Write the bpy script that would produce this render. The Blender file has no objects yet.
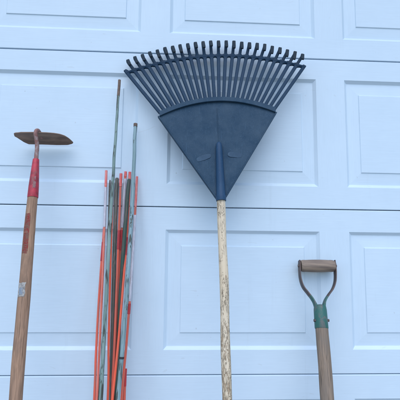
import bpy, bmesh, math, random
from mathutils import Vector, Matrix, noise
random.seed(7)
R = math.radians
scn = bpy.context.scene
COL = scn.collection

# ------------------------------------------------------------------ materials
def nmat(name):
    m = bpy.data.materials.new(name); m.use_nodes = True
    nt = m.node_tree; nt.nodes.clear()
    out = nt.nodes.new('ShaderNodeOutputMaterial'); b = nt.nodes.new('ShaderNodeBsdfPrincipled')
    nt.links.new(b.outputs[0], out.inputs[0])
    return m, nt, b

def N(nt, typ, **kw):
    n = nt.nodes.new(typ)
    for k, v in kw.items():
        if k.startswith('i_'):
            key = k[2:]
            n.inputs[int(key) if key.isdigit() else key.replace('_', ' ')].default_value = v
        else: setattr(n, k, v)
    return n

def coords(nt, scale=(1, 1, 1), src='Object', rot=(0, 0, 0)):
    tc = N(nt, 'ShaderNodeTexCoord'); mp = N(nt, 'ShaderNodeMapping')
    mp.inputs['Scale'].default_value = scale; mp.inputs['Rotation'].default_value = rot
    nt.links.new(tc.outputs[src], mp.inputs[0]); return mp.outputs[0]

def noisen(nt, co, scale, detail=4, rough=.55, dist=0):
    n = N(nt, 'ShaderNodeTexNoise'); n.inputs['Scale'].default_value = scale
    n.inputs['Detail'].default_value = detail; n.inputs['Roughness'].default_value = rough
    n.inputs['Distortion'].default_value = dist
    nt.links.new(co, n.inputs['Vector']); return n.outputs['Fac']

def ramp(nt, fac, stops):
    r = N(nt, 'ShaderNodeValToRGB'); e = r.color_ramp.elements
    while len(e) < len(stops): e.new(.5)
    for el, (p, c) in zip(e, stops):
        el.position = p; el.color = (c, c, c, 1) if not hasattr(c, '__len__') else tuple(c) + (1,)
    nt.links.new(fac, r.inputs[0]); return r.outputs[0]

def mixc(nt, fac, a, b, mode='MIX'):
    m = N(nt, 'ShaderNodeMix', data_type='RGBA', blend_type=mode)
    for s, v in ((m.inputs[0], fac), (m.inputs[6], a), (m.inputs[7], b)):
        if hasattr(v, 'links'): nt.links.new(v, s)
        elif hasattr(v, '__len__'): s.default_value = tuple(v) + (1,) if len(v) == 3 else v
        else: s.default_value = v
    return m.outputs[2]

def bump(nt, b, h, strength, dist, prev=None):
    n = N(nt, 'ShaderNodeBump'); n.inputs['Strength'].default_value = strength
    n.inputs['Distance'].default_value = dist
    nt.links.new(h, n.inputs['Height'])
    if prev: nt.links.new(prev, n.inputs['Normal'])
    nt.links.new(n.outputs[0], b.inputs['Normal']); return n.outputs[0]

DOOR = (.628, .762, .875)
def door_mat(name, vertical):
    m, nt, b = nmat(name)
    sc = (1.0, 1, .045) if vertical else (.045, 1, 1.0)
    co = coords(nt, sc)
    g = noisen(nt, co, 330, 3, .6, .4)
    g2 = noisen(nt, coords(nt, tuple(s * .6 if s < 1 else s for s in sc)), 90, 4, .6, 1.2)
    ad = N(nt, 'ShaderNodeMath', operation='ADD'); nt.links.new(g, ad.inputs[0]); nt.links.new(g2, ad.inputs[1])
    bn = bump(nt, b, ad.outputs[0], .135, .0011)
    big = noisen(nt, coords(nt), 2.2, 3)
    bump(nt, b, big, .25, .010, bn)
    dirt = ramp(nt, noisen(nt, coords(nt), 5, 6, .65), [(.3, .0), (.75, 1)])
    c = mixc(nt, dirt, DOOR, tuple(x * y for x, y in zip(DOOR, (.93, .945, .955))))
    streak = ramp(nt, noisen(nt, coords(nt, (1, 1, .06)), 26, 5, .7), [(.60, 0.), (.78, .5)])
    c = mixc(nt, streak, c, tuple(x * y for x, y in zip(DOOR, (.86, .87, .87))))
    scf = ramp(nt, noisen(nt, coords(nt, (.35, 1, 1)), 34, 2, .5, 2.0), [(.735, 0.), (.76, .22)])
    c = mixc(nt, scf, c, (.46, .52, .56))
    spk = ramp(nt, noisen(nt, coords(nt), 75, 2, .5), [(.765, 0.0), (.80, 1)])
    sm = N(nt, 'ShaderNodeMath', operation='MULTIPLY', i_1=.35); nt.links.new(spk, sm.inputs[0])
    c = mixc(nt, sm.outputs[0], c, (.36, .40, .42))
    gr = ramp(nt, g, [(.35, .972), (.62, 1.0)])
    c = mixc(nt, 1.0, c, gr, 'MULTIPLY')
    # grime caught in edges of the moulding
    nt.links.new(c, b.inputs['Base Color'])
    b.inputs['Roughness'].default_value = .42
    b.inputs['Specular IOR Level'].default_value = .35
    return m

def plain(name, col, rough=.6, metal=0, var=.25, vscale=40, bs=.15, bd=.001, stretch=(1, 1, 1), col2=None, lo=.35, hi=.65, spec=.5, detail=5):
    m, nt, b = nmat(name)
    co = coords(nt, stretch)
    f = noisen(nt, co, vscale, detail, .6, .3)
    c2 = col2 or tuple(x * (1 - var) for x in col)
    c = mixc(nt, ramp(nt, f, [(lo, 0.0), (hi, 1.0)]), col, c2)
    nt.links.new(c, b.inputs['Base Color'])
    b.inputs['Roughness'].default_value = rough; b.inputs['Metallic'].default_value = metal
    b.inputs['Specular IOR Level'].default_value = spec
    dm = N(nt, 'ShaderNodeMath', operation='MULTIPLY', i_1=.45); nt.links.new(ramp(nt, noisen(nt, coords(nt, (1, 1, .35)), 60, 5, .7), [(.56, 0.), (.70, 1.)]), dm.inputs[0])
    if name.split('_')[0] in ('orange', 'faded', 'sun', 'silver', 'red', 'chipped'):
        c = mixc(nt, dm.outputs[0], c, (.20, .15, .13)); nt.links.new(c, b.inputs['Base Color'])
    f2 = noisen(nt, co, vscale * 3, 3)
    bump(nt, b, f2, bs, bd)
    return m

def wood_mat(name, light, dark, stain, grey=None):
    m, nt, b = nmat(name)
    co = coords(nt, (1, 1, .05))
    g = noisen(nt, co, 260, 4, .6, .8)
    c = mixc(nt, ramp(nt, g, [(.38, 0.), (.62, 1.)]), light, dark)
    st = ramp(nt, noisen(nt, coords(nt, (1, 1, .3)), 22, 6, .65, .5), [(.45, 0.), (.68, 1.)])
    c = mixc(nt, st, c, stain)
    cr = ramp(nt, noisen(nt, coords(nt, (1, 1, .03)), 480, 2, .5), [(.64, 0.), (.70, .8)])
    c = mixc(nt, cr, c, tuple(x * .3 for x in dark))
    nt.links.new(c, b.inputs['Base Color']); b.inputs['Roughness'].default_value = .75
    b.inputs['Specular IOR Level'].default_value = .3
    bump(nt, b, g, .4, .001)
    return m

def peeling_mat(name, paint, under, crack, zlo, zhi):
    """old paint checked with long fine cracks and small flakes; denser towards local z = zlo"""
    m, nt, b = nmat(name)
    tc = N(nt, 'ShaderNodeTexCoord'); sx = N(nt, 'ShaderNodeSeparateXYZ'); nt.links.new(tc.outputs['Object'], sx.inputs[0])
    mr = N(nt, 'ShaderNodeMapRange'); nt.links.new(sx.outputs[2], mr.inputs[0])
    mr.inputs[1].default_value = zlo; mr.inputs[2].default_value = zhi
    mr.inputs[3].default_value = .135; mr.inputs[4].default_value = -.06
    def addz(f):
        a = N(nt, 'ShaderNodeMath', operation='ADD'); nt.links.new(f, a.inputs[0]); nt.links.new(mr.outputs[0], a.inputs[1]); return a.outputs[0]
    def mul(x, y):
        a = N(nt, 'ShaderNodeMath', operation='MULTIPLY'); nt.links.new(x, a.inputs[0]); nt.links.new(y, a.inputs[1]); return a.outputs[0]
    flake = ramp(nt, addz(noisen(nt, coords(nt, (1, 1, .22)), 190, 5, .65, 1.2)), [(.605, 0.), (.635, 1.)])
    line = ramp(nt, noisen(nt, coords(nt, (1, 1, .16)), 120, 3, .6, 2.0), [(.472, 0.), (.492, 1.), (.508, 1.), (.528, 0.)])
    where = ramp(nt, addz(noisen(nt, coords(nt, (1, 1, .35)), 42, 3, .6)), [(.47, 0.), (.58, 1.)])
    crk = mul(line, where)
    n2 = noisen(nt, coords(nt, (1, 1, .1)), 40, 4)
    c = mixc(nt, ramp(nt, n2, [(.35, 0.), (.7, 1.)]), paint, tuple(x * y for x, y in zip(paint, (.90, .84, .74))))
    c = mixc(nt, flake, c, under)
    c = mixc(nt, crk, c, crack)
    grime = ramp(nt, noisen(nt, coords(nt, (1, 1, .25)), 18, 5, .65), [(.45, 0.), (.8, .3)])
    c = mixc(nt, grime, c, (.33, .27, .19))
    nt.links.new(c, b.inputs['Base Color']); b.inputs['Roughness'].default_value = .65
    h = N(nt, 'ShaderNodeMath', operation='MAXIMUM'); nt.links.new(flake, h.inputs[0]); nt.links.new(crk, h.inputs[1])
    inv = N(nt, 'ShaderNodeMath', operation='SUBTRACT', i_0=1.0); nt.links.new(h.outputs[0], inv.inputs[1])
    bump(nt, b, inv.outputs[0], .9, .0016)
    return m

def plastic(name, col, dust, lo=.3, hi=.75, rough=.45, bs=.2):
    m, nt, b = nmat(name)
    f = noisen(nt, coords(nt), 14, 7, .68)
    c = mixc(nt, ramp(nt, f, [(lo, 0.), (hi, 1.)]), col, dust)
    f3 = noisen(nt, coords(nt, (1, 1, .25)), 160, 4, .7)
    sc = N(nt, 'ShaderNodeMath', operation='MULTIPLY', i_1=.35); nt.links.new(ramp(nt, f3, [(.55, 0.), (.75, 1.)]), sc.inputs[0])
    c = mixc(nt, sc.outputs[0], c, tuple(x * 1.5 for x in dust))
    dk = N(nt, 'ShaderNodeMath', operation='MULTIPLY', i_1=.28); nt.links.new(ramp(nt, noisen(nt, coords(nt), 420, 2, .5), [(.60, 0.), (.68, 1.)]), dk.inputs[0])
    c = mixc(nt, dk.outputs[0], c, tuple(x * 1.9 for x in dust))
    sk = N(nt, 'ShaderNodeMath', operation='MULTIPLY', i_1=.22); nt.links.new(ramp(nt, noisen(nt, coords(nt, (1, 1, .05), rot=(0, .5, 0)), 300, 2, .5), [(.69, 0.), (.72, 1.)]), sk.inputs[0])
    c = mixc(nt, sk.outputs[0], c, tuple(x * 2.0 for x in dust))
    nt.links.new(c, b.inputs['Base Color'])
    b.inputs['Roughness'].default_value = rough; b.inputs['Specular IOR Level'].default_value = .22
    bump(nt, b, noisen(nt, coords(nt), 700, 2), bs, .0006)
    return m

M = {}
M['door_h'] = door_mat('door_paint_horizontal_grain', False)
M['door_v'] = door_mat('door_paint_vertical_grain', True)
M['seal'] = plain('rubber_seal', (.03, .03, .032), .8)
M['shield'] = plastic('rake_plastic_dusty', (.010, .043, .086), (.034, .072, .116), rough=.62, lo=.36, hi=.66)
M['tine'] = plastic('rake_plastic', (.005, .032, .074), (.013, .046, .090), rough=.55)
M['tooth'] = plastic('rake_plastic_dark', (.008, .021, .038), (.024, .037, .048), rough=.7)  # teeth get a darker, greyer tone than the tines
M['socket'] = plastic('rake_socket_plastic', (.014, .052, .115), (.026, .068, .134), rough=.5)
M['emblem'] = plastic('rake_worn_emblem', (.044, .092, .148), (.024, .060, .108), lo=.38, hi=.62, rough=.55)
M['rake_handle'] = peeling_mat('peeling_cream_paint', (.73, .635, .485), (.42, .31, .20), (.12, .085, .055), .42, 1.10)
M['hoe_wood'] = wood_mat('weathered_brown_wood', (.45, .28, .185), (.28, .175, .115), (.21, .14, .10))
M['spade_wood'] = wood_mat('grey_weathered_wood', (.30, .225, .165), (.165, .13, .10), (.21, .175, .145))
M['grip_wood'] = plain('worn_grip_wood', (.29, .22, .165), .6, vscale=110, stretch=(.08, 1, 1), bs=.6, bd=.0012, col2=(.13, .10, .085), lo=.40, hi=.68)
M['rust'] = plain('dark_rusty_steel', (.115, .085, .075), .62, .35, vscale=45, col2=(.20, .115, .08), bs=.5, bd=.001)
M['blade'] = plain('soiled_blade_steel', (.31, .20, .14), .75, 0, vscale=34, col2=(.15, .095, .07), bs=.4, bd=.001, stretch=(.4, 1, 1))
M['neck'] = plain('rust_red_neck', (.26, .13, .115), .65, .2, vscale=90, col2=(.36, .27, .26), bs=.5, lo=.45, hi=.6)
M['red'] = plain('chipped_red_paint', (.50, .035, .06), .5, vscale=34, col2=(.27, .025, .04), bs=.5, lo=.42, hi=.62)
M['redchip'] = plain('bare_pink_chip', (.62, .36, .36), .7, vscale=80)
M['strap'] = plain('dark_handle_steel', (.085, .075, .078), .5, .5, vscale=60, col2=(.13, .09, .075), bs=.4)
def green_steel():
    m, nt, b = nmat('worn_green_paint')
    n1 = noisen(nt, coords(nt, (1, 1, .5)), 60, 5, .65, .6)
    c = mixc(nt, ramp(nt, n1, [(.50, 0.), (.62, 1.)]), (.028, .125, .105), (.11, .12, .115))
    nt.links.new(c, b.inputs['Base Color']); b.inputs['Roughness'].default_value = .5; bump(nt, b, n1, .4, .001); return m
M['green'] = green_steel()
M['spadeblade'] = plain('worn_spade_steel', (.16, .15, .145), .5, .6, vscale=20, col2=(.18, .10, .07), bs=.4)
M['rod'] = plain('orange_fibreglass', (.86, .105, .045), .4, vscale=30, col2=(.74, .14, .075), stretch=(1, 1, .2))
M['rod_dull'] = plain('faded_orange_fibreglass', (.80, .12, .065), .5, vscale=40, col2=(.55, .14, .10), stretch=(1, 1, .2))
M['rod_pink'] = plain('sun_bleached_fibreglass', (.80, .25, .19), .5, vscale=50, col2=(.70, .14, .10), stretch=(1, 1, .1))
M['band_silver'] = plain('silver_reflective_tape', (.62, .63, .70), .4, .1, vscale=90, col2=(.44, .42, .48), stretch=(1, 1, .3))
M['band_red'] = plain('red_reflective_tape', (.55, .03, .035), .35, vscale=60, col2=(.38, .025, .03), stretch=(1, 1, .3))
M['tip_red'] = plain('red_tip_tape', (.70, .10, .09), .45, vscale=90, col2=(.74, .26, .24), stretch=(1, 1, .3))
def stake_mat(name, a, b_, cr, lo=.56, hi=.6, sc=70):
    m, nt, b = nmat(name)
    n0 = noisen(nt, coords(nt, (1, 1, .12)), 30, 4)
    c = mixc(nt, ramp(nt, n0, [(.35, 0.), (.65, 1.)]), a, b_)
    n1 = noisen(nt, coords(nt, (1, 1, .10)), sc, 4, .6, 1.5)
    c = mixc(nt, ramp(nt, n1, [(lo, 0.), (hi, 1.)]), c, cr)
    nt.links.new(c, b.inputs['Base Color']); b.inputs['Roughness'].default_value = .55; bump(nt, b, n1, .4, .001); return m
M['pale_stake'] = stake_mat('pale_green_coating', (.24, .34, .32), (.17, .26, .24), (.055, .065, .055), .53, .62)
M['teal_stake'] = stake_mat('faded_teal_coating', (.17, .27, .28), (.27, .40, .45), (.07, .09, .08), .56, .61)
M['stake_tip'] = plain('rusty_stake_tip', (.10, .075, .065), .8, vscale=60, col2=(.20, .14, .11))
M['dark_green'] = stake_mat('dark_green_coating', (.025, .085, .065), (.045, .075, .06), (.10, .09, .075), .55, .62)
M['grey_green'] = stake_mat('grey_green_steel', (.055, .085, .07), (.11, .11, .10), (.16, .13, .11), .52, .62)
M['wire'] = plain('dark_wire', (.035, .045, .04), .6, .3, vscale=60, col2=(.12, .11, .09))
M['node'] = plain('dark_node', (.03, .035, .04), .8)
M['sticker'] = plain('worn_white_sticker', (.70, .70, .68), .6, vscale=160, col2=(.36, .34, .33), lo=.48, hi=.66, bs=.1)
M['sticker_blue'] = plain('worn_blue_print', (.33, .45, .60), .6, vscale=220, col2=(.52, .56, .60), lo=.42, hi=.58, bs=.1)
M['print'] = plain('worn_red_print', (.50, .05, .05), .65, vscale=150, col2=(.34, .20, .15), lo=.42, hi=.58, bs=.1)
M['print_faded'] = plain('faded_red_print', (.44, .12, .10), .7, vscale=110, col2=(.36, .21, .16), lo=.40, hi=.55, bs=.1)

def concrete():
    m, nt, b = nmat('driveway_concrete')
    f = noisen(nt, coords(nt), 3, 8, .65); f2 = noisen(nt, coords(nt), 120, 4)
    c = mixc(nt, ramp(nt, f, [(.3, 0.), (.7, 1.)]), (.36, .35, .33), (.27, .26, .245))
    c = mixc(nt, ramp(nt, f2, [(.45, 0.), (.8, .6)]), c, (.16, .155, .15))
    nt.links.new(c, b.inputs['Base Color']); b.inputs['Roughness'].default_value = .9; bump(nt, b, f2, .4, .003); return m
def grassm():
    m, nt, b = nmat('lawn_grass')
    f = noisen(nt, coords(nt), 1.5, 9, .7)
    c = mixc(nt, ramp(nt, f, [(.3, 0.), (.7, 1.)]), (.05, .09, .025), (.09, .12, .045))
    nt.links.new(c, b.inputs['Base Color']); b.inputs['Roughness'].default_value = .95
    bump(nt, b, noisen(nt, coords(nt), 60, 6), .8, .05); return m
def siding():
    m, nt, b = nmat('painted_lap_siding')
    b.inputs['Base Color'].default_value = (.55, .56, .55, 1); b.inputs['Roughness'].default_value = .6
    w = N(nt, 'ShaderNodeTexWave', wave_type='BANDS', bands_direction='Z', wave_profile='SAW'); w.inputs['Scale'].default_value = 1.6
    nt.links.new(coords(nt), w.inputs['Vector']); bump(nt, b, w.outputs['Fac'], .6, .012); return m
M['concrete'] = concrete(); M['grass'] = grassm(); M['siding'] = siding()
M['trim'] = plain('white_trim_paint', (.72, .73, .74), .5, var=.05, vscale=8)
M['shingle'] = plain('asphalt_shingles', (.07, .065, .06), .9, vscale=25, bs=.6, bd=.004)

# ------------------------------------------------------------------ object helpers
def link(name, bm, mats, parent=None, smooth=True):
    me = bpy.data.meshes.new(name); bmesh.ops.recalc_face_normals(bm, faces=bm.faces)
    bm.to_mesh(me); bm.free()
    for m in (mats if isinstance(mats, (list, tuple)) else [mats]): me.materials.append(m)
    if smooth:
        for p in me.polygons: p.use_smooth = True
        try: me.set_sharp_from_angle(angle=R(38))
        except Exception: pass
    o = bpy.data.objects.new(name, me); COL.objects.link(o)
    if parent is not None: o.parent = parent
    return o

def tag(o, label=None, cat=None, group=None, kind=None):
    if label: o['label'] = label
    if cat: o['category'] = cat
    if group: o['group'] = group
    if kind: o['kind'] = kind
    return o

def empty(name, mat=None, loc=None):
    o = bpy.data.objects.new(name, None); COL.objects.link(o); o.empty_display_size = .1
    if mat is not None: o.matrix_world = mat
    if loc is not None: o.location = loc
    return o

def box(bm, x0, x1, y0, y1, z0, z1, mi=0):
    v = [bm.verts.new((x, y, z)) for x in (x0, x1) for y in (y0, y1) for z in (z0, z1)]
    for f in ((0, 1, 3, 2), (4, 6, 7, 5), (0, 4, 5, 1), (2, 3, 7, 6), (0, 2, 6, 4), (1, 5, 7, 3)):
        fc = bm.faces.new([v[i] for i in f]); fc.material_index = mi
    return v

def spline(pts, n):
    P = [Vector(p) for p in pts]; out = []
    m = len(P) - 1
    for k in range(n + 1):
        t = k / n * m; i = min(int(t), m - 1); f = t - i
        p0 = P[i - 1] if i > 0 else P[i] * 2 - P[i + 1]
        p3 = P[i + 2] if i + 2 <= m else P[i + 1] * 2 - P[i]
        p1, p2 = P[i], P[i + 1]
        out.append(.5 * ((2 * p1) + (p2 - p0) * f + (2 * p0 - 5 * p1 + 4 * p2 - p3) * f * f + (3 * p1 - p0 - 3 * p2 + p3) * f ** 3))
    return out

def tube(bm, pts, rad, seg=14, cap=True, flat=(1, 1), side=None, round_end=0, mi=0):
    """sweep an ellipse along pts; rad = number or function(t, point)"""
    P = [Vector(p) for p in pts]; rings = []
    n = len(P); ref = Vector(side) if side else Vector((1, 0, 0))
    for i, p in enumerate(P):
        t = (P[min(i + 1, n - 1)] - P[max(i - 1, 0)]).normalized()
        a = (ref - t * ref.dot(t)).normalized(); b = t.cross(a)
        r = rad(i / (n - 1), p) if callable(rad) else (rad[i] if hasattr(rad, '__len__') else rad)
        rings.append([bm.verts.new(p + a * math.cos(q) * r * flat[0] + b * math.sin(q) * r * flat[1])
                      for q in [2 * math.pi * k / seg for k in range(seg)]])
    for i in range(n - 1):
        for k in range(seg):
            f = bm.faces.new((rings[i][k], rings[i][(k + 1) % seg], rings[i + 1][(k + 1) % seg], rings[i + 1][k])); f.material_index = mi
    if cap:
        bm.faces.new(rings[0][::-1]).material_index = mi; bm.faces.new(rings[-1]).material_index = mi
    return rings

def lathe_pts(prof):    # (z, r) profile -> points and radii along local z
    return [Vector((0, 0, z)) for z, r in prof], [r for z, r in prof]

# ------------------------------------------------------------------ the garage door
H, W, G = .533, .5141, .1011
RB, RT = .0768, .0749            # rail below / above a panel
PITCH = W + G
C0, C1 = -3, 4                   # eight columns
XL, XR = C0 * PITCH - .052, C1 * PITCH + W + .052
OUT_W, OUT_D = .0105, .0090      # outer moulding slope
FLAT = .003
IN_D = .0528                     # outer edge to raised field
def ring(x0, x1, z0, z1, d, y): return [(x0 + d, y, z0 + d), (x1 - d, y, z0 + d), (x1 - d, y, z1 - d), (x0 + d, y, z1 - d)]

door = empty('garage_door', loc=((XL + XR) / 2, 0, 0))
tag(door, 'wide white panelled garage door with embossed wood grain behind the leaning tools', 'garage door')
off = Vector((-(XL + XR) / 2, 0, 0))
for k in range(4):
    z0, z1 = k * H + (.0019 if k else .02), (k + 1) * H - .0
    bm = bmesh.new()
    def quad(ps, mi): 
        f = bm.faces.new([bm.verts.new(Vector(p) + off) for p in ps]); f.material_index = mi
    ch = .0035
    pz0, pz1 = k * H + RB, (k + 1) * H - RT
    # rails, split at stiles so grain can turn
    def hstrip(x0, x1, a, b, mi=0): quad([(x0, 0, a), (x1, 0, a), (x1, 0, b), (x0, 0, b)], mi)
    hstrip(XL, XR, z0 + .0015, pz0); hstrip(XL, XR, pz1, z1 - ch)
    xs = XL
    for c in range(C0, C1 + 1):
        x = c * PITCH; hstrip(xs, x, pz0, pz1, 1); xs = x + W
    hstrip(xs, XR, pz0, pz1, 1)
    # eased top edge, ends and back
    quad([(XL, 0, z1 - ch), (XR, 0, z1 - ch), (XR, .0035, z1 - .0006), (XL, .0035, z1 - .0006)], 0)
    quad([(XL, .0035, z1 - .0006), (XR, .0035, z1 - .0006), (XR, .045, z1 - .0006), (XL, .045, z1 - .0006)], 0)
    quad([(XL, 0, z0 + .0015), (XR, 0, z0 + .0015), (XR, .0015, z0), (XL, .0015, z0)], 0)
    quad([(XL, .0015, z0), (XR, .0015, z0), (XR, .045, z0), (XL, .045, z0)], 0)
    quad([(XL, .045, z0), (XR, .045, z0), (XR, .045, z1), (XL, .045, z1)], 0)
    for X in (XL, XR): quad([(X, 0, z0), (X, .045, z0), (X, .045, z1), (X, 0, z1)], 1)
    bmesh.ops.remove_doubles(bm, verts=bm.verts, dist=.00001)
    sec = link('door_section', bm, [M['door_h'], M['door_v']], door, smooth=False)
    for c in range(C0, C1 + 1):
        bm = bmesh.new(); x0, x1 = c * PITCH, c * PITCH + W
        prof = [(0, 0), (.0012, .0014), (OUT_W - .0015, OUT_D - .0008), (OUT_W, OUT_D), (OUT_W + FLAT, OUT_D), (IN_D - .0016, .0068), (IN_D, .0042), (IN_D + .0010, .0037)]
        rr = [[bm.verts.new(Vector(p) + off) for p in ring(x0, x1, pz0, pz1, d, y)] for d, y in prof]
        for a, b in zip(rr, rr[1:]):
            for i in range(4):
                f = bm.faces.new((a[i], a[(i + 1) % 4], b[(i + 1) % 4], b[i])); f.material_index = 0 if i in (0, 2) else 1
        bm.faces.new(rr[-1]).material_index = 0
        link('raised_panel', bm, [M['door_h'], M['door_v']], sec, smooth=False)
bm = bmesh.new(); box(bm, XL + off.x, XR + off.x, .004, .04, 0, .0195); link('bottom_seal', bm, M['seal'], door, smooth=False)

# ------------------------------------------------------------------ the garage around it (outside the frame)
gar = empty('garage', loc=(.5, .2, 0)); tag(gar, 'pale sided garage wall framing the wide white door', 'garage')
o = Vector((-.5, -.2, 0)); HD = 4 * H
def gbox(name, x0, x1, y0, y1, z0, z1, m):
    bm = bmesh.new(); box(bm, x0 + o.x, x1 + o.x, y0 + o.y, y1 + o.y, z0, z1); return link(name, bm, m, gar, smooth=False)
gbox('wall', XL - 1.5, XL - .103, -.06, .12, .002, 2.75, M['siding'])
gbox('wall', XR + .103, XR + 1.5, -.06, .12, .002, 2.75, M['siding'])
gbox('wall', XL - .102, XR + .102, -.06, .12, HD + .103, 2.75, M['siding'])
gbox('wall', XL - 1.5, XR + 1.5, 6.0, 6.15, .002, 2.75, M['siding'])
gbox('wall', XL - 1.5, XL - 1.4, .121, 5.999, .002, 2.75, M['siding'])
gbox('wall', XR + 1.4, XR + 1.5, .121, 5.999, .002, 2.75, M['siding'])
gbox('door_frame', XL - .10, XL - .003, -.085, .10, .002, HD + .10, M['trim'])
gbox('door_frame', XR + .003, XR + .10, -.085, .10, .002, HD + .10, M['trim'])
gbox('door_frame', XL - .002, XR + .002, -.085, .10, HD + .004, HD + .10, M['trim'])
bm = bmesh.new()
x0, x1 = XL - 1.8 + o.x, XR + 1.8 + o.x
pr = [(-.30, 2.66), (3.05, 4.4), (6.45, 2.66), (6.45, 2.80), (3.05, 4.55), (-.30, 2.80)]
A = [bm.verts.new((x0, y + o.y, z)) for y, z in pr]; B = [bm.verts.new((x1, y + o.y, z)) for y, z in pr]
for i in range(6): bm.faces.new((A[i], A[(i + 1) % 6], B[(i + 1) % 6], B[i]))
for q in ((0, 1, 4, 5), (1, 2, 3, 4)):
    bm.faces.new([A[i] for i in q]); bm.faces.new([B[i] for i in q])
link('roof', bm, M['shingle'], gar, smooth=False)

# ground
bm = bmesh.new(); box(bm, -150, 150, -150, 150, -.3, -.012); tag(link('ground', bm, M['grass'], None, smooth=False), 'green lawn around the driveway', 'lawn', kind='structure')
bm = bmesh.new(); box(bm, XL - .6, XR + .6, -9, .30, -.2, 0); tag(link('driveway', bm, M['concrete'], None, smooth=False), 'grey concrete driveway in front of the garage door', 'driveway', kind='structure')

# ------------------------------------------------------------------ leaf rake
ez = Vector((-.0136, .2035, .979)).normalized()
nv = Vector((0, -.9791, .2035))
ex = Vector((.9999, .0028, .0133)); ex = (ex - ez * ex.dot(ez)).normalized()
ey = ez.cross(ex)
def frame(ex, ey, ez, base):
    m = Matrix.Identity(4)
    for i in range(3): m[i][0], m[i][1], m[i][2], m[i][3] = ex[i], ey[i], ez[i], base[i]
    return m
LA = 1.099
rake = empty('leaf_rake', frame(ex, ey, ez, Vector((.183, -.36, 0))))
tag(rake, 'blue plastic fan leaf rake with peeling cream handle leaning in the middle of the door', 'rake')
# handle, slightly crooked with worn diameter
prof = []
pts = []
for i in range(90):
    t = i / 89; z = t * (LA + .02)
    wob = .0009 * math.sin(z * 9) + .0006 * math.sin(z * 23 + 1)
    pts.append((wob, .0005 * math.sin(z * 13), z)); prof.append(.0132 - .0006 * t + .0004 * math.sin(z * 31))
prof[0] *= .8
bm = bmesh.new(); tube(bm, pts, prof, 28); link('handle', bm, M['rake_handle'], rake)

TW = R(3.4); TILT = R(1.2)          # the head sits slightly twisted on its handle
def hp(u, v, d=0):                  # head coordinates (across, up, towards viewer) -> rake local
    x = u * math.cos(TILT) - v * math.sin(TILT) * 1.0; z = u * math.sin(TILT) + v * math.cos(TILT)
    x += v * math.sin(TILT) * .55
    y = -d - u * math.sin(TW); return Vector((x * math.cos(TW * .5), y, LA + z))
def edge_u(v): return .0125 + .622 * max(v - .003, 0)
def groove_v(u): return .337 - .048 * (u / .185) ** 2
def slot_v(u): return .352 - .047 * (u / .187) ** 2
def bar_v(u): return .5165 - .0575 * (u / .3) ** 2
def tip_v(u): return .577 - .066 * (u / .3) ** 2

# shield: recessed plate
bm = bmesh.new(); NU, NV = 36, 30; front, back = [], []
def plate_pt(s, t):    # s -1..1, t 0..1
    v = .002 + t * .33
    for _ in range(8):
        u = s * edge_u(v); v = .002 + t * (groove_v(u) + .004 - .002)
    return s * edge_u(v), v
for j in range(NV + 1):
    rf, rb = [], []
    for i in range(NU + 1):
        s = i / NU * 2 - 1; u, v = plate_pt(s, j / NV)
        dish = -.0035 * (1 - s * s) * math.sin(j / NV * math.pi * .5)
        wav = .0006 * noise.noise(Vector((u * 22, v * 22, 3)))
        rf.append(bm.verts.new(hp(u, v, .0015 + dish + wav))); rb.append(bm.verts.new(hp(u, v, -.0085)))
    front.append(rf); back.append(rb)
for g in (front, back):
    for j in range(NV):
        for i in range(NU): bm.faces.new((g[j][i], g[j][i + 1], g[j + 1][i + 1], g[j + 1][i]))
for j in range(NV):
    for i in (0, NU): bm.faces.new((front[j][i], front[j + 1][i], back[j + 1][i], back[j][i]))
for i in range(NU):
    for j in (0, NV): bm.faces.new((front[j][i], front[j][i + 1], back[j][i + 1], back[j][i]))
link('shield', bm, M['shield'], rake)

def strip(bm, A, B, d0, d1, ease=.0012):
    """solid strip between two outlines A and B (lists of (u,v)), from depth d0 (back) to d1 (front) with eased front edges"""
    n = len(A); rows = []
    for (a, b) in zip(A, B):
        a = Vector(a); b = Vector(b); w = b - a; e = min(ease / max(w.length, 1e-6), .3)
        rows.append([bm.verts.new(hp(*q)) for q in ((a.x, a.y, d0), (a.x, a.y, d1 - ease), (*(a + w * e), d1), (*(b - w * e), d1), (b.x, b.y, d1 - ease), (b.x, b.y, d0))])
    for r, q in zip(rows, rows[1:]):
        for k in range(6): bm.faces.new((r[k], r[(k + 1) % 6], q[(k + 1) % 6], q[k]))
    bm.faces.new(rows[0]); bm.faces.new(rows[-1])

# rim: arc band and the two side flanges
bm = bmesh.new(); A, B = [], []
for i in range(49):
    s = i / 48 * 2 - 1; u = s * .1862; A.append((u, groove_v(u))); B.append((u * 1.006, slot_v(u) + .0005))
strip(bm, A, B, -.004, .0072, .0009)
for sg in (-1, 1):
    A, B = [], []
    for i in range(25):
        v = .004 + i / 24 * .286; A.append((sg * (edge_u(v) + .0008), v)); B.append((sg * max(edge_u(v) - .0042, .001), v + .0015 * 0))
    strip(bm, A, B, -.0088, .0052, .0012)
link('rim', bm, M['shield'], rake)

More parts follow.
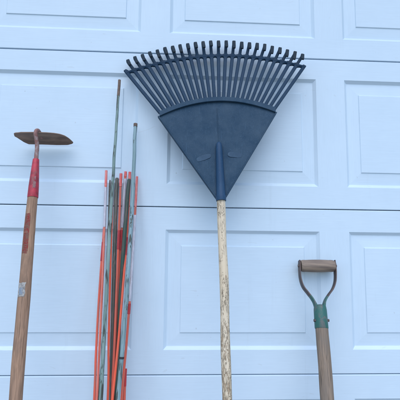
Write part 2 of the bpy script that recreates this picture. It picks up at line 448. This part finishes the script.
# tines
NT = 26
def tine_axis(i):
    f = (i - 12.5) / 12.5
    ub = f * .1845; uB = f * .2965
    vb = slot_v(ub) - .003; vB = bar_v(uB)
    return Vector((ub, vb)), Vector((uB, vB))
for i in range(NT):
    b0, b1 = tine_axis(i); d = (b1 - b0).normalized(); per = Vector((d.y, -d.x))
    Lb = (b1 - b0).length
    edge = i in (0, NT - 1)
    # distance beyond the bar to the bend of the tip
    if edge: Lt = Lb + (.013 if i == 0 else .006)
    else:
        Lt = Lb
        for _ in range(30):
            q = b0 + d * Lt
            if q.y >= tip_v(q.x) - .012: break
            Lt += .003
    Lt -= 0 if edge else random.uniform(0, .0015)
    hb = .0043            # half height of the crossbar
    A, B = [], []
    svals = [0, .003, .006, .01] + [Lb * k / 12 for k in range(1, 11)]
    g0 = .0048
    svals += [Lb - hb - g0 * x for x in (1.6, 1.0, .8, .6, .4, .25, .12, .04, 0)] + [Lb]
    if not edge: svals += [Lb + hb + .0062 * x for x in (0, .04, .12, .25, .4, .6, .8, 1.0)] + [Lb + hb + .014]
    svals = sorted(s for s in svals if s <= Lt - .0005) + [Lt]
    for s in svals:
        pitch = (.369 + (.593 - .369) * min(s / Lb, 1.12)) / 25 * d.y
        w = (.0102 + .0012 * min(s / Lb, 1)) / 2
        if s > Lb: w = .0050
        gap = pitch / 2 - w
        dist = abs(s - Lb) - hb
        gg = max(gap, .001)
        if s < Lb and s < gg: dist = s - .0045 if s < gg + .0045 else 9
        if dist < gg:
            q = max(dist, 0); hole = math.sqrt(max(gg * gg - (gg - q) ** 2, 0)); w = pitch / 2 - hole - (0 if hole > 0 else -.0002)
        c = b0 + d * s
        la = w; ra = w
        if edge:
            wb = .0052
            if i == 0: la = min(w, wb)
            else: ra = min(w, wb)
        A.append(c - per * la); B.append(c + per * ra)
    bm = bmesh.new(); strip(bm, [tuple(a) for a in A], [tuple(b) for b in B], -.0030, .0038, .0014)
    t = link('tine', bm, M['tine'], rake)
    if edge: continue
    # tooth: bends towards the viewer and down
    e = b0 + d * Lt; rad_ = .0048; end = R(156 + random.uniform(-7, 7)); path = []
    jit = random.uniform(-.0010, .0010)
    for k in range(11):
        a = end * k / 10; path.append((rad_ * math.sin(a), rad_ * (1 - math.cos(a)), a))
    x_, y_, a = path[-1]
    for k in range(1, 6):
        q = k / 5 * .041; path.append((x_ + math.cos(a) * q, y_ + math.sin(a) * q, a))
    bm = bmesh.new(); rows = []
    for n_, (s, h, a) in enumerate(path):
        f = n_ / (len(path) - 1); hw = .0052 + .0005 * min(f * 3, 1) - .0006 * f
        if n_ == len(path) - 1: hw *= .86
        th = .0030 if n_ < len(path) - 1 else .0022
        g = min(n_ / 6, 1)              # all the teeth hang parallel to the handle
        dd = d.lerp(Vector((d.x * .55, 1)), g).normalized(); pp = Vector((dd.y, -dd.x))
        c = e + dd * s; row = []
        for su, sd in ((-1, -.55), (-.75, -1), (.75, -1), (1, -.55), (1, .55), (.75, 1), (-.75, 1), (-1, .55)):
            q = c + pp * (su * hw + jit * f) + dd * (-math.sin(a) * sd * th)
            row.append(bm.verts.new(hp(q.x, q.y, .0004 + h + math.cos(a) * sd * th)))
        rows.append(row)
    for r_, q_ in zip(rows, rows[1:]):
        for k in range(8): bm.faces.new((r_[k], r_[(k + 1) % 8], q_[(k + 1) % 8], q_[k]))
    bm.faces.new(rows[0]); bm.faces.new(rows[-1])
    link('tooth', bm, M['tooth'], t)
# crossbar
bm = bmesh.new(); A, B = [], []
for i in range(61):
    f = i / 60 * 2 - 1; u = f * .3005; v = bar_v(u); sl = -2 * .0575 * u / .09; nn = Vector((-sl, 1)).normalized()
    hh = .0043 if abs(f) < .99 else .0035
    A.append((u + nn.x * -hh, v - nn.y * hh)); B.append((u + nn.x * hh, v + nn.y * hh))
strip(bm, A, B, -.0035, .0046, .0016)
link('crossbar', bm, M['tine'], rake)
# socket
bm = bmesh.new(); P, rr = [], []
for z, r in ((-.004, .0150), (.006, .0155), (.012, .0150), (.014, .0140), (.05, .0134), (.10, .0122), (.150, .0108), (.172, .0100), (.180, .0090), (.186, .0070), (.1895, .0035), (.190, .0005)):
    P.append(hp(0, z, .003 + .002 * z / .19)); rr.append(r)
tube(bm, P, rr, 28); link('socket', bm, M['socket'], rake)
bm = bmesh.new(); strip(bm, [(-.0013, v) for v in (.185, .24, .30, .315)], [(.0013, v) for v in (.185, .24, .30, .315)], -.004, .0001, .0005)
link('centre_rib', bm, M['shield'], rake)
# two worn moulded emblems
def emblem(cu, cv, ang, w, h, sg):
    bm = bmesh.new(); n = 20; c = bm.verts.new(hp(cu, cv, .0009)); rg = []
    for k in range(n):
        a = 2 * math.pi * k / n; x = w * math.copysign(abs(math.cos(a)) ** .6, math.cos(a)); y = h * math.copysign(abs(math.sin(a)) ** .7, math.sin(a))
        x *= 1 + .08 * noise.noise(Vector((k * .7, sg, 0))); y *= 1 + .15 * noise.noise(Vector((k * .9, sg + 5, 0)))
        rg.append(bm.verts.new(hp(cu + x * math.cos(ang) - y * math.sin(ang), cv + x * math.sin(ang) + y * math.cos(ang), .0008)))
    for k in range(n): bm.faces.new((c, rg[k], rg[(k + 1) % n]))
    ex_ = bmesh.ops.extrude_face_region(bm, geom=bm.faces[:])
    bmesh.ops.translate(bm, verts=[v for v in ex_['geom'] if isinstance(v, bmesh.types.BMVert)], vec=(0, -.0005, 0))
    link('worn_emblem', bm, M['emblem'], rake)
emblem(-.048, .140, R(19), .0235, .0085, 0); emblem(.049, .146, R(-9), .0225, .0090, 3)

# ------------------------------------------------------------------ hoe
ez = Vector((-.058, .2191, .974)).normalized(); ex = Vector((.9983, .0127, .0566)); ex = (ex - ez * ex.dot(ez)).normalized(); ey = ez.cross(ex)
HB = Vector((-.3269, -.36, 0))
hoe = empty('garden_hoe', frame(ex, ey, ez, HB)); Minv = frame(ex, ey, ez, HB).inverted()
tag(hoe, 'old wooden hoe with rusty blade and red painted ferrule, leftmost tool on the door', 'hoe')
pts, rr = [], []
for i in range(80):
    t = i / 79; z = t * 1.13; pts.append((.0012 * math.sin(z * 5) + .0006 * math.sin(z * 17), .001 * math.sin(z * 7), z))
    r = .0148 + .0020 * math.sin(min(max((z - .3) / .8, 0), 1) * math.pi) * .9
    if z > 1.0: r = .0160 - (z - 1.0) / .13 * .0022
    rr.append(r + .0002 * math.sin(z * 41))
def hoe_r(z): return rr[min(int(z / 1.13 * 79), 79)]
def hoe_c(z): return Vector(pts[min(max(int(round(z / 1.13 * 79)), 0), 79)])
bm = bmesh.new(); tube(bm, pts, rr, 28); link('handle', bm, M['hoe_wood'], hoe)
bm = bmesh.new(); P, q = lathe_pts([(1.104, .0150), (1.106, .0156), (1.14, .0147), (1.19, .0118), (1.222, .0098), (1.229, .0092), (1.2295, .0050)])
tube(bm, P, q, 28); fer = link('ferrule', bm, M['red'], hoe)
def patch(name, parent, mat, z0, z1, a0, a1, radf, cen, th=.0004, irr=.0, nz=6, na=6):
    bm = bmesh.new(); g = []
    for j in range(nz + 1):
        row = []
        for i in range(na + 1):
            fz, fa = j / nz, i / na
            z = z0 + (z1 - z0) * fz; a = a0 + (a1 - a0) * fa
            if irr:
                z += irr * noise.noise(Vector((fa * 4, fz * 4, z0 * 50))) * (1 if j in (0, nz) else .5); a += irr * 60 * noise.noise(Vector((fa * 5 + 9, fz * 5, z0 * 30)))
            c = cen(z); r = radf(z) + th
            row.append(bm.verts.new((c.x + math.sin(a) * r, c.y - math.cos(a) * r, z)))
        g.append(row)
    for j in range(nz):
        for i in range(na): bm.faces.new((g[j][i], g[j][i + 1], g[j + 1][i + 1], g[j + 1][i]))
    ex_ = bmesh.ops.solidify(bm, geom=bm.faces[:], thickness=.0006)
    return bm if name is None else link(name, bm, mat, parent)
zc = lambda z: Vector((0, 0, z))
def fr(z): return .0147 + (1.14 - z) * .026 if z < 1.14 else .0147 - (z - 1.14) * .058
patch('paint_chip', fer, M['redchip'], 1.130, 1.152, R(8), R(38), fr, zc, irr=.0035, nz=12, na=12)
patch('paint_chip', fer, M['redchip'], 1.158, 1.168, R(18), R(36), fr, zc, irr=.0025, nz=12, na=12)
# worn red lettering down the handle: short cross strokes hung on one long line
tag(patch('faded_print', hoe, M['print_faded'], .934, 1.052, R(-44), R(12), hoe_r, hoe_c, th=.00005, irr=.003, nz=12, na=8), 'faded red stain of the old lettering')
bmx = bmesh.new()
def add_patch(z0, z1, a0, a1):
    b = patch(None, None, None, z0, z1, a0, a1, hoe_r, hoe_c, th=.00035, nz=3, na=3)
    me = bpy.data.meshes.new('t'); b.to_mesh(me); b.free(); bmx.from_mesh(me); bpy.data.meshes.remove(me)
z = .936; k = 0
for wdt, form in zip([.010] * 9, 'EHRIBEHAE'):
    aL, aR = R(-40), R(4)
    add_patch(z, z + .0022, aL, aR)
    if form in 'HRBAE': add_patch(z + .0068, z + .0090, aL, aR)
    if form in 'HA': add_patch(z + .0024, z + .0066, R(-20), R(-13))
    if form in 'EB': add_patch(z + .0024, z + .0066, R(-40), R(-34)); add_patch(z + .0024, z + .0066, R(-3), R(4))
    if form in 'RB': add_patch(z + .0024, z + .0066, R(-22), R(-16))
    z += .0122
add_patch(.940, 1.045, R(10), R(17))
tag(link('lettering', bmx, M['print'], hoe), 'worn red lettering running down the wooden handle')
st = patch('sticker', hoe, M['sticker'], .815, .853, R(-50), R(22), hoe_r, hoe_c, irr=.0022, nz=10, na=10)
tag(st, 'scuffed white paper sticker on the wooden handle')
patch('sticker_print', st, M['sticker_blue'], .8205, .8385, R(-32), R(2), hoe_r, hoe_c, th=.0011, irr=.0012)
# gooseneck: up from the ferrule, over and back to the blade
def L(p): return Minv @ Vector(p)
neckw = [(-.3973, -.0925, 1.1880), (-.3985, -.0880, 1.2100), (-.3990, -.0860, 1.2400), (-.4015, -.0900, 1.2640), (-.4035, -.0930, 1.2780), (-.4030, -.0890, 1.2885), (-.4020, -.0780, 1.2925), (-.4015, -.0640, 1.2895), (-.4010, -.0500, 1.2820), (-.4005, -.0440, 1.2770)]
bm = bmesh.new(); P = [L(p) for p in spline(neckw, 44)]
tube(bm, P, lambda t, p: .0066 - .0014 * t, 16); link('neck', bm, M['neck'], hoe)
# blade: thin plate sloping down to the door; near edge at top
def bl(x, t, d=0):  # x across, t 0 near edge .. 1 far edge (m), local plate coordinates in world
    s = t * .074
    bow = .004 * math.sin(t * math.pi)
    near = Vector((x, -.086, 1.2840 + .006 * (x + .4))); dirn = Vector((0, .965, -.262)); up = Vector((0, .262, .965))
    return near + dirn * s + up * (bow + d)
outl = [(-.459, .06), (-.452, .02), (-.43, 0), (-.40, -.02), (-.375, 0), (-.352, .05), (-.336, .14), (-.324, .30), (-.314, .56), (-.3065, .82), (-.311, .92), (-.326, 1.0), (-.36, 1.02), (-.41, 1.0), (-.452, 1.0), (-.464, .86), (-.475, .62), (-.482, .40), (-.4805, .22), (-.472, .10)]
bm = bmesh.new()
for lay in (0,):
    # grid fill: scanline across x
    xsn = [-.482 + (.482 - .3065) * i / 40 for i in range(41)]
    def span(x):
        c = []
        m = len(outl)
        for i in range(m):
            (xa, ta), (xb, tb) = outl[i], outl[(i + 1) % m]
            if (xa - x) * (xb - x) <= 0 and xa != xb: c.append(ta + (tb - ta) * (x - xa) / (xb - xa))
        return (min(c), max(c)) if c else (.5, .5)
    top, bot = [], []
    for x in xsn:
        a, b = span(x); 
        if b - a < .04: b = a + .04
        top.append([bm.verts.new(L(bl(x, a + (b - a) * j / 8, .0011))) for j in range(9)])
        bot.append([bm.verts.new(L(bl(x, a + (b - a) * j / 8, -.0011))) for j in range(9)])
    for g in (top, bot):
        for i in range(40):
            for j in range(8): bm.faces.new((g[i][j], g[i + 1][j], g[i + 1][j + 1], g[i][j + 1]))
    for i in range(40):
        for j in (0, 8): bm.faces.new((top[i][j], top[i + 1][j], bot[i + 1][j], bot[i][j]))
    for j in range(8):
        for i in (0, 40): bm.faces.new((top[i][j], top[i][j + 1], bot[i][j + 1], bot[i][j]))
link('blade', bm, M['blade'], hoe)

# ------------------------------------------------------------------ D-handled spade
ez = Vector((.0623, .3254, .9435)).normalized(); ex = Vector((.9981, -.0203, -.0589)); ex = (ex - ez * ex.dot(ez)).normalized(); ey = ez.cross(ex)
SB = Vector((.4381, -.33, 0)); spade = empty('garden_spade', frame(ex, ey, ez, SB))
tag(spade, 'spade with grey wooden D grip and worn green yoke, rightmost tool on the door', 'spade')
bm = bmesh.new(); tube(bm, [(-.0020 + .0005 * math.sin(i), 0, .20 + i * .0305) for i in range(19)], [.0198 - .00004 * i + .0002 * math.sin(i * 2.1) for i in range(19)], 28)
link('shaft', bm, M['spade_wood'], spade)
# socket with split yoke
bm = bmesh.new(); P, q = lathe_pts([(.735, .0196), (.737, .0204), (.77, .0201), (.790, .0198), (.801, .0184), (.806, .010)])
P = [p + Vector((-.0030, 0, 0)) for p in P]; tube(bm, P, q, 28, flat=(1, 1)); sock = link('yoke_socket', bm, M['green'], spade)
for x, z in ((-.0226, .757), (.0166, .760)):
    bm = bmesh.new(); tube(bm, [(x - .004, -.004, z), (x + .004, -.004, z)], .0042, 12, side=(0, 0, 1)); link('rivet', bm, M['strap'], sock)
left = [(-.0125, 0, .765), (-.0150, 0, .797), (-.0240, 0, .820), (-.0385, 0, .840), (-.0530, 0, .8600), (-.0600, 0, .8860), (-.0610, 0, .915), (-.0600, 0, .945)]
right = [(.0060, 0, .765), (.0080, 0, .797), (.0140, 0, .820), (.0270, 0, .840), (.0420, 0, .8600), (.0520, 0, .8850), (.0555, 0, .915), (.0560, 0, .953)]
def strapmesh(path):
    bm = bmesh.new(); P = spline(path, 40); rows = []
    for i, p in enumerate(P):
        t = (P[min(i + 1, 40)] - P[max(i - 1, 0)]).normalized(); s = Vector((t.z, 0, -t.x)); f = i / 40
        hw = .0105 if f < .85 else .0115; th = .0030 - .0008 * f
        if f < .25: hw = .0085 + .008 * f; th = .0066 - .0144 * f
        if f > .97: hw *= .75
        rows.append([bm.verts.new(p + s * a * th + Vector((0, b * hw, 0))) for a, b in ((-1, -.8), (-.6, -1), (.6, -1), (1, -.8), (1, .8), (.6, 1), (-.6, 1), (-1, .8))])
    for i in range(40):
        for k in range(8):
            f = bm.faces.new((rows[i][k], rows[i][(k + 1) % 8], rows[i + 1][(k + 1) % 8], rows[i + 1][k])); f.material_index = 0 if i < 15 else 1
    bm.faces.new(rows[0]); bm.faces.new(rows[-1]); return bm
for p in (left, right): link('yoke_arm', strapmesh(p), [M['green'], M['strap']], spade)
bm = bmesh.new()
ga, gb = Vector((-.0565, 0, .9275)), Vector((.0530, 0, .9350)); P = [ga.lerp(gb, i / 20) for i in range(21)]
tube(bm, P, [.0182 + .0022 * math.sin(i / 20 * math.pi) - (.0012 if i in (0, 20) else 0) + (.0006 if i in (1, 2, 18, 19) else 0) for i in range(21)], 28, side=(0, 0, 1))
link('grip', bm, M['grip_wood'], spade)
for a, b in ((ga, -1), (gb, 1)):
    bm = bmesh.new(); tube(bm, [a + Vector((b * .0035, 0, 0)), a + Vector((b * .0085, 0, 0))], [.0065, .0050], 14, side=(0, 0, 1)); link('rivet', bm, M['strap'], spade)
# spade blade with socket, tip resting on the concrete
bm = bmesh.new(); gf, gb_ = [], []
for j in range(13):
    t = j / 12; z = .0 + .29 * t
    w = .092 if t > .35 else .092 * math.sqrt(max(1 - ((.35 - t) / .36) ** 2, .0)) + .004
    gf.append([bm.verts.new((w * s, .02 * s * s + .016 * (t - .5) ** 2 - .004, z)) for s in [i / 6 - 1 for i in range(13)]])
    gb_.append([bm.verts.new((w * s, .02 * s * s + .016 * (t - .5) ** 2 - .0015, z)) for s in [i / 6 - 1 for i in range(13)]])
for g in (gf, gb_):
    for j in range(12):
        for i in range(12): bm.faces.new((g[j][i], g[j][i + 1], g[j + 1][i + 1], g[j + 1][i]))
for j in range(12):
    for i in (0, 12): bm.faces.new((gf[j][i], gf[j + 1][i], gb_[j + 1][i], gb_[j][i]))
for i in range(12):
    for j in (0, 12): bm.faces.new((gf[j][i], gf[j][i + 1], gb_[j][i + 1], gb_[j][i]))
link('blade', bm, M['spadeblade'], spade)
bm = bmesh.new(); P, q = lathe_pts([(.13, .004), (.20, .017), (.30, .0225), (.42, .0222), (.4205, .0205)]); tube(bm, P, q, 20); link('blade_socket', bm, M['spadeblade'], spade)

# ------------------------------------------------------------------ stakes and driveway markers
def sub(P, za, zb):     # portion of dense polyline between two heights (za > zb)
    return [p for p in P if zb - 1e-6 <= p.z <= za + 1e-6]
GRP = 'stakes and marker rods bundled against the door'
def stick(name, label, cat, ctrl, rad, mat, parts=(), wob=0, tip=None, seed=0, nseg=240):
    P = spline(ctrl, nseg)
    if wob:
        P = [p + Vector((wob * noise.noise(Vector((p.z * 16, seed, 0))), wob * noise.noise(Vector((p.z * 16, seed, 7))), 0)) for p in P]
    base = P[-1].copy(); root = empty(name, loc=base); tag(root, label, cat, GRP)
    Q = [p - base for p in P]
    bm = bmesh.new(); n = len(Q)
    def rf(t, p): 
        r = rad(p.z) if callable(rad) else rad
        return r * (.7 if t < .003 else 1)
    tube(bm, Q, rf, 14); link('rod' if cat == 'marker' else 'shaft', bm, mat, root)
    for (pn, za, zb, dr, pm) in parts:
        S = sub(Q, za, zb)
        if len(S) < 2: continue
        bm = bmesh.new()
        r = lambda t, p, dr=dr: (rad(p.z) if callable(rad) else rad) + dr
        if pn == 'tip' or pn.endswith('_cap'): S = [S[0] + (S[0] - S[1]).normalized() * .0012] + S
        tube(bm, S, r, 14); link(pn, bm, pm, root)
    return root
C_A = [(-.1623, -.035, 1.4841), (-.1636, -.0736, 1.2043), (-.1633, -.1083, .9533), (-.1618, -.1396, .7266), (-.1592, -.168, .5209), (-.1526, -.24, 0)]
C_B = [(-.1055, -.03, 1.3364), (-.1031, -.0687, 1.1013), (-.1041, -.1037, .8887), (-.1079, -.1355, .6955), (-.1142, -.1645, .5193), (-.1327, -.25, 0)]
C_1a = [(-.1976, -.012, .9932), (-.1979, -.0377, .8577), (-.1966, -.0617, .7306), (-.1936, -.0843, .6111), (-.1892, -.1056, .4987), (-.1760, -.2, 0)]
C_1b = [(-.1975, -.015, 1.1798), (-.1903, -.0478, .9908), (-.1845, -.078, .817), (-.1802, -.1059, .6565), (-.177, -.1317, .508), (-.1662, -.22, 0)]
C_D = [(-.1839, -.02, 1.1493), (-.1758, -.0575, .9696), (-.1708, -.0919, .8052), (-.1683, -.1234, .6543), (-.1682, -.1524, .5154), (-.1678, -.26, 0)]
C_2 = [(-.1756, -.01, 1.1578), (-.169, -.0424, .9748), (-.1622, -.0723, .8061), (-.1552, -.0999, .6502), (-.1479, -.1255, .5055), (-.1380, -.215, 0)]
C_G1 = [(-.1626, -.012, 1.1578), (-.1579, -.0385, .9751), (-.1526, -.0631, .8053), (-.1468, -.0861, .647), (-.1405, -.1076, .499), (-.1193, -.18, 0)]
C_3 = [(-.1487, -.02, 1.1699), (-.1447, -.0486, .9843), (-.1414, -.075, .8125), (-.1386, -.0995, .6529), (-.1365, -.1224, .5043), (-.129, -.2, 0)]
C_4 = [(-.1351, -.01, 1.1787), (-.1379, -.034, .9898), (-.1384, -.0564, .8137), (-.1368, -.0774, .6492), (-.1334, -.097, .4952), (-.1223, -.16, 0)]
C_5 = [(-.1211, -.010, 1.1775), (-.119, -.043, .989), (-.12, -.0936, .8173), (-.1238, -.1265, .6605), (-.13, -.1566, .5166), (-.152, -.265, 0)]
C_G2 = [(-.1205, -.030, 1.1519), (-.1245, -.066, .9707), (-.1280, -.080, .8027), (-.1282, -.0901, .6465), (-.1251, -.1126, .5007), (-.1060, -.19, 0)]
C_6 = [(-.0973, -.012, 1.1624), (-.0974, -.045, .978), (-.0995, -.0754, .8083), (-.1033, -.1034, .6516), (-.1086, -.1293, .5066), (-.1171, -.22, 0)]
C_7 = [(-.1042, -.100, .5815), (-.1029, -.1151, .5015), (-.0900, -.21, 0)]
S_, MK = 'stake', 'marker'
r_ = .0036
stick('garden_stake', 'tallest pale green stake with a rusty brown top end, at the left of the bundle', S_, C_A,
      lambda z: .0041 + .0014 * min(max((1.45 - z) / .5, 0), 1), M['pale_stake'],
      [('rusty_tip', 1.4841, 1.425, .0005, M['stake_tip']), ('node', .912, .905, .0011, M['node']), ('node', 1.29, 1.286, .0007, M['stake_tip'])], wob=.0012, seed=1)
stick('garden_stake', 'second tallest teal stake with a small dark cap, right of the tallest one', S_, C_B,
      lambda z: .0058, M['teal_stake'],
      [('end_cap', 1.3364, 1.326, .0006, M['stake_tip']), ('node', .628, .622, .0010, M['node'])], wob=.0014, seed=2)
stick('garden_stake', 'thin crooked dark wire stake behind the tallest pale green stake', S_, C_D, lambda z: .0027, M['wire'], wob=.0045, seed=3)
stick('garden_stake', 'dark grey green stake in the middle of the bundle beside a red tipped rod', S_, C_G1, lambda z: .0062, M['grey_green'], wob=.001, seed=4)
stick('garden_stake', 'dark green stake just left of the teal stake', S_, C_G2, lambda z: .0062, M['dark_green'], wob=.001, seed=5)
stick('driveway_marker', 'shorter orange marker rod at the left edge of the bundle with red bands on top', MK, C_1a, r_, M['rod_dull'],
      [('tip', .9932, .955, .0006, M['tip_red']), ('band', .948, .888, .0007, M['band_red'])])
stick('driveway_marker', 'leftmost tall marker rod with faded red tip, silver band and bleached pink shaft', MK, C_1b, r_, M['rod_pink'],
      [('tip', 1.1798, 1.128, .0006, M['tip_red']), ('band', 1.126, .992, .0007, M['band_silver'])])
stick('driveway_marker', 'orange marker rod rising between the tallest pale stake and the grey green stake', MK, C_2, r_ * .95, M['rod'],
      [('tip', 1.1578, 1.11, .0005, M['tip_red'])])
stick('driveway_marker', 'marker rod with solid red tip right of the grey green stake', MK, C_3, r_, M['rod_dull'],
      [('tip', 1.1699, 1.125, .0012, M['tip_red']), ('band', .988, .925, .0008, M['band_red'])])
stick('driveway_marker', 'marker rod with broad silver band in the middle of the bundle', MK, C_4, r_ * 1.05, M['rod_dull'],
      [('tip', 1.1787, 1.160, .0006, M['tip_red']), ('band', 1.158, .99, .0014, M['band_silver']), ('band', .986, .92, .0010, M['band_red'])])
stick('driveway_marker', 'bright orange marker rod crossing in front towards the lower left of the bundle', MK, C_5, r_, M['rod'],
      [('tip', 1.1775, 1.140, .0010, M['tip_red']), ('band', .965, .905, .0006, M['band_red'])])
stick('driveway_marker', 'rightmost marker rod emerging behind the teal stake with a red tip', MK, C_6, r_, M['rod_dull'],
      [('tip', 1.1624, 1.06, .0004, M['tip_red']), ('band', 1.035, .77, .0006, M['band_silver']), ('band', .766, .732, .0008, M['band_red'])])
stick('driveway_marker', 'shortest marker rod at the lower right of the bundle with a thick red top', MK, C_7, r_ * 1.1, M['rod_dull'],
      [('tip', .5815, .535, .0006, M['band_red'])], nseg=120)

# ------------------------------------------------------------------ light
w = bpy.data.worlds.new('World'); scn.world = w; w.use_nodes = True; nt = w.node_tree; nt.nodes.clear()
sky = nt.nodes.new('ShaderNodeTexSky'); sky.sky_type = 'NISHITA'; sky.sun_disc = False
EL, AZ = 57, 186       # bright overcast: broad soft light from high in front of the door
sky.sun_elevation = R(EL); sky.sun_rotation = R(AZ); sky.air_density = 1.0; sky.dust_density = 1.0; sky.ozone_density = 2.0
bg = nt.nodes.new('ShaderNodeBackground'); bg.inputs[1].default_value = .15
ow = nt.nodes.new('ShaderNodeOutputWorld'); nt.links.new(sky.outputs[0], bg.inputs[0]); nt.links.new(bg.outputs[0], ow.inputs[0])
sun = bpy.data.lights.new('sun', 'SUN'); sun.energy = .85; sun.angle = R(68); sun.color = (1, .97, .93)
so = bpy.data.objects.new('sun', sun); COL.objects.link(so)
sd = Vector((math.sin(R(AZ)) * math.cos(R(EL)), math.cos(R(AZ)) * math.cos(R(EL)), math.sin(R(EL))))
so.rotation_euler = sd.to_track_quat('Z', 'Y').to_euler(); so.location = sd * 20

# ------------------------------------------------------------------ camera
cam = bpy.data.cameras.new('camera'); co = bpy.data.objects.new('camera', cam); COL.objects.link(co); scn.camera = co
ya, pi_, ro = .0506, .119, .0109
fw = Vector((math.sin(ya) * math.cos(pi_), math.cos(ya) * math.cos(pi_), math.sin(pi_)))
r0 = Vector((math.cos(ya), -math.sin(ya), 0)); u0 = r0.cross(fw)
r2 = r0 * math.cos(ro) + u0 * math.sin(ro); u2 = -r0 * math.sin(ro) + u0 * math.cos(ro)
co.matrix_world = frame(r2, u2, -fw, Vector((.0453, -1.3178, .9333)))
cam.sensor_width = 36; cam.lens = 36 * 399.13 / 400; cam.clip_start = .05; cam.clip_end = 1000
vs = scn.view_settings; vs.view_transform = 'Standard'; vs.look = 'None'; vs.gamma = 1; vs.exposure = .73
try: vs.use_curve_mapping = False
except Exception: pass
